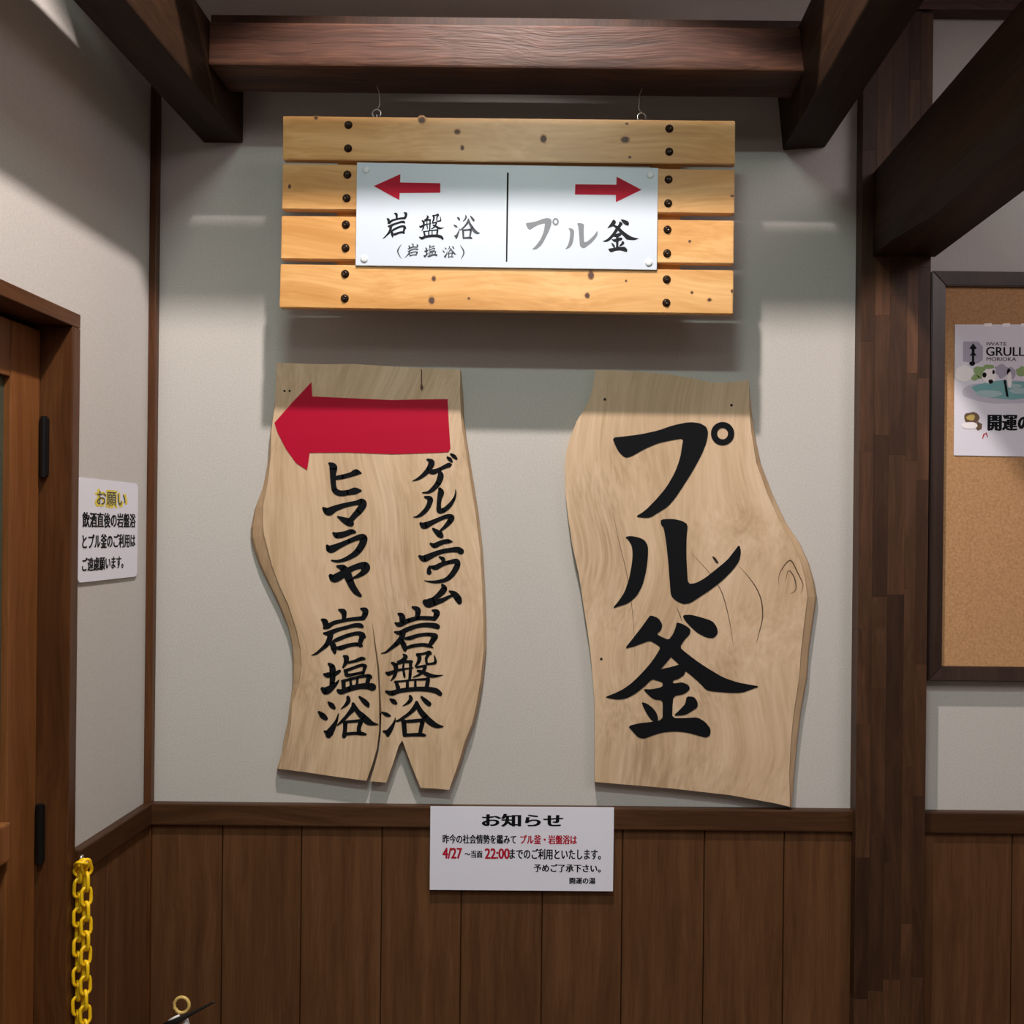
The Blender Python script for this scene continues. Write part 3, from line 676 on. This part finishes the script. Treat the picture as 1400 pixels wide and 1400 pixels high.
for P in ([(549,334),(545,340),(544,345),(549,354)], [(629,335),(633,341),(634,347),(630,355)]):
    obj('lettering', relief([hair(c2(P), 2)], Sp, .0004), M['ink_mid'], panel, label='round bracket')
pin0 = None
for x, y in ((500.5,232),(889,239),(887,359),(498,354)):
    p = at(x, y, dS+.0045)
    if pin0 is None:
        pin0 = obj('panel_pin', lathe([(.0078, 0), (.0076, .0012), (.006, .0024), (.003, .003), (0, .0031)], 16, M4=Matrix.Translation(p) @ Matrix.Rotation(PI/2, 4, 'X')), M['pin'], panel, smooth=True); off0 = WP[pin0.name]-p
    else: inst(pin0, p+off0, panel)
for x, y, sgn in ((515, 158, 1), (877, 163, -1)):
    p = at(x, y, .14); ztop = 2.508
    eb = bmesh.new()
    c = p+Vector((0, 0, .004))
    tube([c+Vector((.0085*math.cos(a), 0, .0085*math.sin(a))) for a in [-PI/2+i*2*PI/16 for i in range(15)]], .0014, 8, bm=eb)
    tube([p+Vector((0, 0, -.012)), p+Vector((0, 0, .002))], .0014, 8, bm=eb)
    obj('screw_eye', eb, M['steel'], sg)
    hk = bmesh.new()
    tube([Vector((c.x, -.140, ztop+.002)), Vector((c.x, -.140, ztop-.004)), Vector((c.x+sgn*.004, -.140, ztop-.012)), c+Vector((sgn*.006, 0, .018)), c+Vector((0, 0, .008))], .0006, 6, bm=hk)
    obj('hanging_wire', hk, M['cord'], sg)

# ------------------------------------------------------------------ notices
def sheet(name, pix, fn, th, mat, label, cat, bevel=.0):
    c = [fn(*p) for p in pix]
    S = Squad(c); nrm = S(.5, .5)[1]
    e = empty(name, (c[2]+c[3])/2, label, cat)
    n = bmesh.new(); f = c; bb = [p-nrm*th for p in c]
    hexa(n, [f[3], f[2], bb[2], bb[3], f[0], f[1], bb[1], bb[0]])
    if bevel:
        ve = [ed for ed in n.edges if abs((ed.verts[0].co-ed.verts[1].co).length-th) < 1e-4]
        bmesh.ops.bevel(n, geom=ve, offset=bevel, segments=4, affect='EDGES', profile=.5)
    o = obj('sheet', n, mat, e)
    return e, S
NX = lambda x: (x-588.5)/(839.5-588.5)
NY = lambda y: (y-1102.5)/(1218-1102.5)
nt_, S = sheet('notice_board', [(588.5,1102.5),(839.5,1104),(838,1218.5),(587.5,1216.5)], lambda x, y: at(x, y, .0265), .0022, M['laminate'], 'white printed notice board fixed over the wainscot rail below the slab signs', 'notice')
def prt(body, x0, y0, x1, y1, mat, bold, par=nt_, Sx=None, fx=NX, fy=NY, label=None):
    bm = text_mesh(body, (fx(x0), fy(y0), fx(x1), fy(y1)), Sx or S, .0003, bold)
    return obj('lettering', bm, mat, par, label=label)
prt('お知らせ', 660, 1112, 769, 1129.5, M['ink'], .05)
prt('昨今の社会情勢を鑑みて', 606, 1141, 706, 1153.5, M['ink'], .045)
prt('プル釜・岩盤浴は', 712, 1141, 789, 1153.5, M['red_ink'], .05, label='red line of print')
prt('4/27', 606, 1159.5, 632, 1174, M['red_ink'], .06, label='red date')
prt('～当面', 636, 1163, 660, 1173, M['ink'], .045)
prt('22:00', 664, 1160, 697, 1174, M['red_ink'], .06, label='red time')
prt('までのご利用といたします。', 697.5, 1160, 822, 1174.5, M['ink'], .045)
prt('予めご了承下さい。', 731, 1181, 822, 1192, M['ink'], .045)
prt('開運の湯', 780, 1199.5, 815, 1208, M['ink'], .05)

pn, S3 = sheet('paper_notice', [(107,652),(189,661),(187.5,788),(106,797)], lambda x, y: atL(x, y, XL+.004), .0012, M['laminate'], 'white laminated notice with black print on the left wall beside the door', 'notice', .012)
def puv(x, y):   # pixel in the photo -> uv on the sheet (approx. bilinear inverse)
    # true u from perspective along the wall
    a, c, q = atL(107, 700).y, atL(188.5, 700).y, atL(x, 700).y
    u = (q-a)/(c-a); t = (x-107)/(81.5)
    yt, yb = 652+9*t, 797-9*t
    return u, (y-yt)/(yb-yt)
def prL(body, x0, y0, x1, y1, mat, bold, th=.0004):
    xm = (x0+x1)/2; u0, u1 = puv(x0, y0)[0], puv(x1, y1)[0]; v0, v1 = puv(xm, y0)[1], puv(xm, y1)[1]
    return obj('lettering', text_mesh(body, (u0, v0, u1, v1), S3, th, bold), mat, pn)
o = prL('お願い', 130.5, 670, 173, 694, M['yellow'], .075, .0003); o['label'] = 'yellow outlined heading'
prL('お願い', 132.5, 672.5, 171, 691.5, M['ink_mid'], .012, .0006)
prL('飲酒直後の岩盤浴', 113, 701, 185, 721, M['ink'], .05)
prL('とプル釜のご利用は', 113, 730, 185, 749, M['ink'], .05)
prL('ご遠慮願います。', 113, 761, 169, 779, M['ink'], .05)

# ------------------------------------------------------------------ cork board and poster
bL, bT, bB = at(1271.5, 650, .03).x, at(1270, 370, .03).z, at(1270, 931, .03).z
bR = bL+1.05
co = empty('cork_board', ((bL+bR)/2, 0, bB), 'cork notice board in a dark wooden frame on the wall right of the pillar', 'notice board')
fw = .031
obj('cork_panel', box(bL+.02, bR-.02, .002, .016, bB+.02, bT-.02), M['cork'], co)
def mitre(name, a, b2, c_, d_):
    n = bmesh.new(); z = lambda p, dd: (p[0], -dd, p[1])
    hexa(n, [z(a, .001), z(b2, .001), z(c_, .001), z(d_, .001), z(a, .030), z(b2, .030), z(c_, .027), z(d_, .027)])
    bmesh.ops.bevel(n, geom=n.edges[:], offset=.0018, segments=2, affect='EDGES'); obj(name, n, M['board_frame'], co)
g_ = .0002
mitre('frame_side', (bL, bT), (bL, bB), (bL+fw, bB+fw), (bL+fw, bT-fw))
mitre('frame_side', (bR, bT), (bR, bB), (bR-fw, bB+fw), (bR-fw, bT-fw))
mitre('frame_side', (bL+g_, bT), (bR-g_, bT), (bR-fw, bT-fw), (bL+fw, bT-fw))
mitre('frame_side', (bL+g_, bB), (bR-g_, bB), (bR-fw, bB+fw), (bL+fw, bB+fw))
fx = lambda x: (x-1305)/(1435-1305)
fy = lambda y: (y-443)/(623.5-443)
po, S4 = sheet('poster', [(1305.5,443.5),(1436,443.5),(1433.5,625),(1304,622.5)], lambda x, y: at(x, y, .018), .0008, M['paper'], 'white poster with teal and lilac painting pinned to the cork board', 'poster')
Spo = lambda x, y: S4(fx(x), fy(y))
def pp(name, polys, mat, th=.0003, label=None):
    for q in polys: obj(name, relief([q], Spo, th), mat, po, label=label)
def blob(cx, cy, rx, ry, n=18, j=.12, seed=1):
    r = random.Random(seed); return [chaikin([(cx+rx*(1+r.uniform(-j, j))*math.cos(2*PI*i/n), cy+ry*(1+r.uniform(-j, j))*math.sin(2*PI*i/n)) for i in range(n)])]
prt('IWATE', 1348.5, 467.5, 1375.5, 472, M['ink_mid'], .02, po, S4, fx, fy)
prt('GRULLA', 1348, 474, 1412, 486, M['ink'], .03, po, S4, fx, fy)
prt('MORIOKA', 1348.5, 488, 1389, 493, M['ink_mid'], .02, po, S4, fx, fy)
prt('開運の湯', 1352, 566, 1432, 588, M['ink'], .07, po, S4, fx, fy)
pp('emblem', [[[(1316.5,466.5),(1337,466.5),(1343.5,474),(1343.5,492),(1336,497),(1316.5,494)]]], M['lilac'], .0003)
pp('emblem', [[[(1330,469),(1335,476),(1332,477.5),(1332,482),(1335,486),(1331.6,486),(1331.6,495),(1328.6,495),(1328.6,486),(1325.5,486),(1328.3,482),(1328.3,477.5),(1325,476)]]], M['ink'], .0006)
pp('painting', [blob(1373, 536, 57, 16, seed=3), ], M['lilac2'], .0003, 'lilac wash')
pp('painting', [blob(1376, 533, 48, 13, seed=5)], M['teal'], .0005)
pp('painting', [blob(1352, 538, 18, 5, seed=6), blob(1395, 534, 16, 4, seed=8), blob(1385, 527, 13, 3, seed=9)], M['teal2'], .0007)
pp('painting', [blob(1341, 508, 9, 9, 14, .25, 11), blob(1333, 516, 6, 4, 12, .25, 12), blob(1396, 508, 7, 7, 12, .25, 13), blob(1352, 501, 8, 3, 12, .2, 14)], M['green'], .0008)
pp('painting', [blob(1370, 506, 9, 9, 14, .35, 15), blob(1383, 510, 6, 8, 12, .35, 16)], M['lilac'], .0008)
pp('painting', [blob(1352, 514, 9.5, 10, 18, .04, 20), blob(1380, 519, 3.4, 11, 12, .1, 21), blob(1318, 511, 12, 12, 12, .14, 22)], M['white'], .0010)
pp('painting', [blob(1345.5, 512.5, 3, 4, 8, .1, 23), blob(1354.3, 521.5, 3.5, 3, 8, .1, 24), blob(1358, 508.5, 1.8, 3, 8, .1, 25), [[(1372,519),(1375,519),(1379,542),(1376,542)]], blob(1329, 497, 4, 3, 8, .2, 26)], M['ink'], .0013)
pp('painting', [blob(1329, 572, 11, 8.5, 14, .12, 30), blob(1339, 583, 5, 6, 10, .2, 31)], M['brown'], .0004)
pp('painting', [blob(1328, 571, 6, 4, 10, .2, 32)], M['gold'], .0007)
pp('painting', [blob(1326, 582, 11, 5, 12, .12, 33)], M['white'], .0009)
pp('painting', [hair([(1344,600),(1346,594),(1349,592),(1351,598)], 2)], M['red_ink'], .0006)
for x in (1350, 1375, 1400):
    pp('adhesive_tape', [[[(x-5, 441.8), (x+5, 441.5), (x+5, 446), (x-5, 446)]]], M['white'], .0004)

# ------------------------------------------------------------------ yellow chain on its hook
XCn, dC = -.866, .362
top_z = at(119, 1184, dC).z
ch = empty('chain', (XCn, -dC, top_z), 'yellow plastic barrier chain hanging doubled from a hook beside the door frame', 'chain')
pitch, wr, hw = .0268, .0032, .0084
def link_pts():
    P = []; hl = (pitch+2*wr)/2-hw
    for i in range(7): a = PI*i/6; P.append(Vector((hw*math.cos(a), 0, hl+hw*math.sin(a))))
    for i in range(7): a = PI+PI*i/6; P.append(Vector((hw*math.cos(a), 0, -hl+hw*math.sin(a))))
    return P
lk0 = None
def link(pos, rot):
    global lk0
    if lk0 is None:
        lk0 = obj('link', tube(link_pts(), wr, 8, closed=True), M['chain'], ch, smooth=True); lk0.location = Vector(pos)-WP[ch.name]; lk0.rotation_euler = rot
    else: inst(lk0, pos, ch, rot)
nl = 27
for s_, ph in ((-.0082, 0), (.0082, 1)):
    for i in range(nl):
        link((XCn+s_, -dC+(.003 if s_ < 0 else -.003), top_z-.014-(i+.5*ph)*pitch), (0, random.uniform(-.04, .04), PI/4*(1 if i % 2 else -1)+random.uniform(-.15, .15)))
# links bent over the hook at the top and closing the loop at the bottom
link((XCn-.001, -dC-.006, top_z+.004), (PI/2-.5, .3, .5)); link((XCn+.006, -dC+.001, top_z-.003), (.25, -.35, .9)); link((XCn-.004, -dC+.003, top_z-.004), (.2, .5, .3))
zb_ = top_z-.014-nl*pitch
link((XCn-.004, -dC, zb_-.004), (0, PI/2-.5, .2)); link((XCn+.008, -dC, zb_-.006), (.6, PI/2+.6, 1.2))
hkp = atL(106, 1172, XL+.02); hkb = bmesh.new()
hx, hy, hz = XL+.018, -dC+.010, top_z+.008
hy = -.3445
tube([(hx, hy, hz), (hx+.012, hy-.003, hz-.001), (hx+.022, hy-.010, hz-.006), (XCn-.0, -dC, hz-.012), (XCn+.006, -dC-.002, hz-.006), (XCn+.009, -dC-.002, hz+.002)], .0018, 8, bm=hkb)
lathe([(.007, 0), (.007, .002), (.003, .003), (0, .003)], 12, hkb, Matrix.Translation((XL+.0205, hy, hz)) @ Matrix.Rotation(PI/2, 4, 'Y'))
tag(obj('wall_hook', hkb, M['steel'], smooth=True), 'small steel hook screwed to the left rail, holding the yellow chain', 'hook')

# ------------------------------------------------------------------ small stand whose top pokes into the frame
dP = .15
p = at(250, 1404, dP)
st = empty('partition_stand', (p.x, -dP, 0), 'low stand with yellow ring, black stick and white tips at the bottom left edge', 'stand')
obj('base', lathe([(0, 0), (.12, 0), (.12, .012), (.10, .022), (.02, .03), (0, .03)], 24, M4=Matrix.Translation((p.x, -dP, 0))), M['black'], st, smooth=False)
obj('post', tube([(p.x, -dP, .028), (p.x, -dP, p.z-.012)], .008, 12), M['white'], st)
tip = at(255, 1390, dP)
obj('white_tip', tube([Vector((p.x+.002, -dP-.001, p.z-.014)), at(254.5, 1400, dP), at(255.5, 1390.5, dP)], [.0085, .0078, .0012], 10), M['white'], st, smooth=True)
a_, b_ = at(231, 1396, dP+.006), at(245.5, 1388, dP+.006)
obj('white_tip', tube([a_, a_.lerp(b_, .5), b_], [.0030, .0034, .0022], 8), M['white'], st, smooth=True)
a_, b_ = at(226, 1404, dP+.010), at(293.5, 1369.5, dP+.010)
obj('stick', tube([a_, a_.lerp(b_, .3), a_.lerp(b_, .6), b_.lerp(a_, .03), b_], [.0085, .0060, .0034, .0022, .0024], 10), M['black'], st, smooth=True, label='tapered black stick')
rc = at(248.5, 1374, dP+.002)
obj('ring', tube([rc+Vector((.0150*math.cos(2*PI*i/20)*(1+.05*math.sin(3*i)), 0, .0158*math.sin(2*PI*i/20))) for i in range(20)], .0034, 8, closed=True), M['brass'], st, smooth=True, label='yellow ring')

# ------------------------------------------------------------------ lamps above the picture edge
def lamp(loc, kind, label):
    x, y, z = loc
    e = empty('ceiling_lamp', (x, y, z), label, 'lamp')
    if kind == 'can':
        obj('shade', lathe([(.055, .012), (.050, .012), (.045, .10), (0, .10), (0, .105), (.052, .105), (.055, .09), (.055, .012)], 24, M4=Matrix.Translation((x, y, z))), M['black'], e, smooth=False)
        zz = z+.105
    else:
        w, d2 = kind
        obj('housing', box(x-w/2-.03, x+w/2+.03, -y-d2/2-.02, -y+d2/2+.02, z+.012, z+.06, .004), M['white'], e); zz = z+.06
    obj('rod', tube([(x, y, zz), (x, y, 3.948)], .006, 8), M['steel'], e)
lamp(LAMP_A, 'can', 'black spotlight can hung above the cross beam')
lamp(LAMP_B, (.45, .07), 'short white tube lamp hung behind the spotlight can')
lamp((LAMP_C[0], LAMP_C[1]-.05, LAMP_C[2]+.35), (1.2, .9), 'large square white lamp hung over the right side of the room')
lamp((0.5, -3.9, 3.3), (1.6, 1.2), 'large flat white fill lamp added behind the camera to lift the shadows')  # body for the added fill lamp
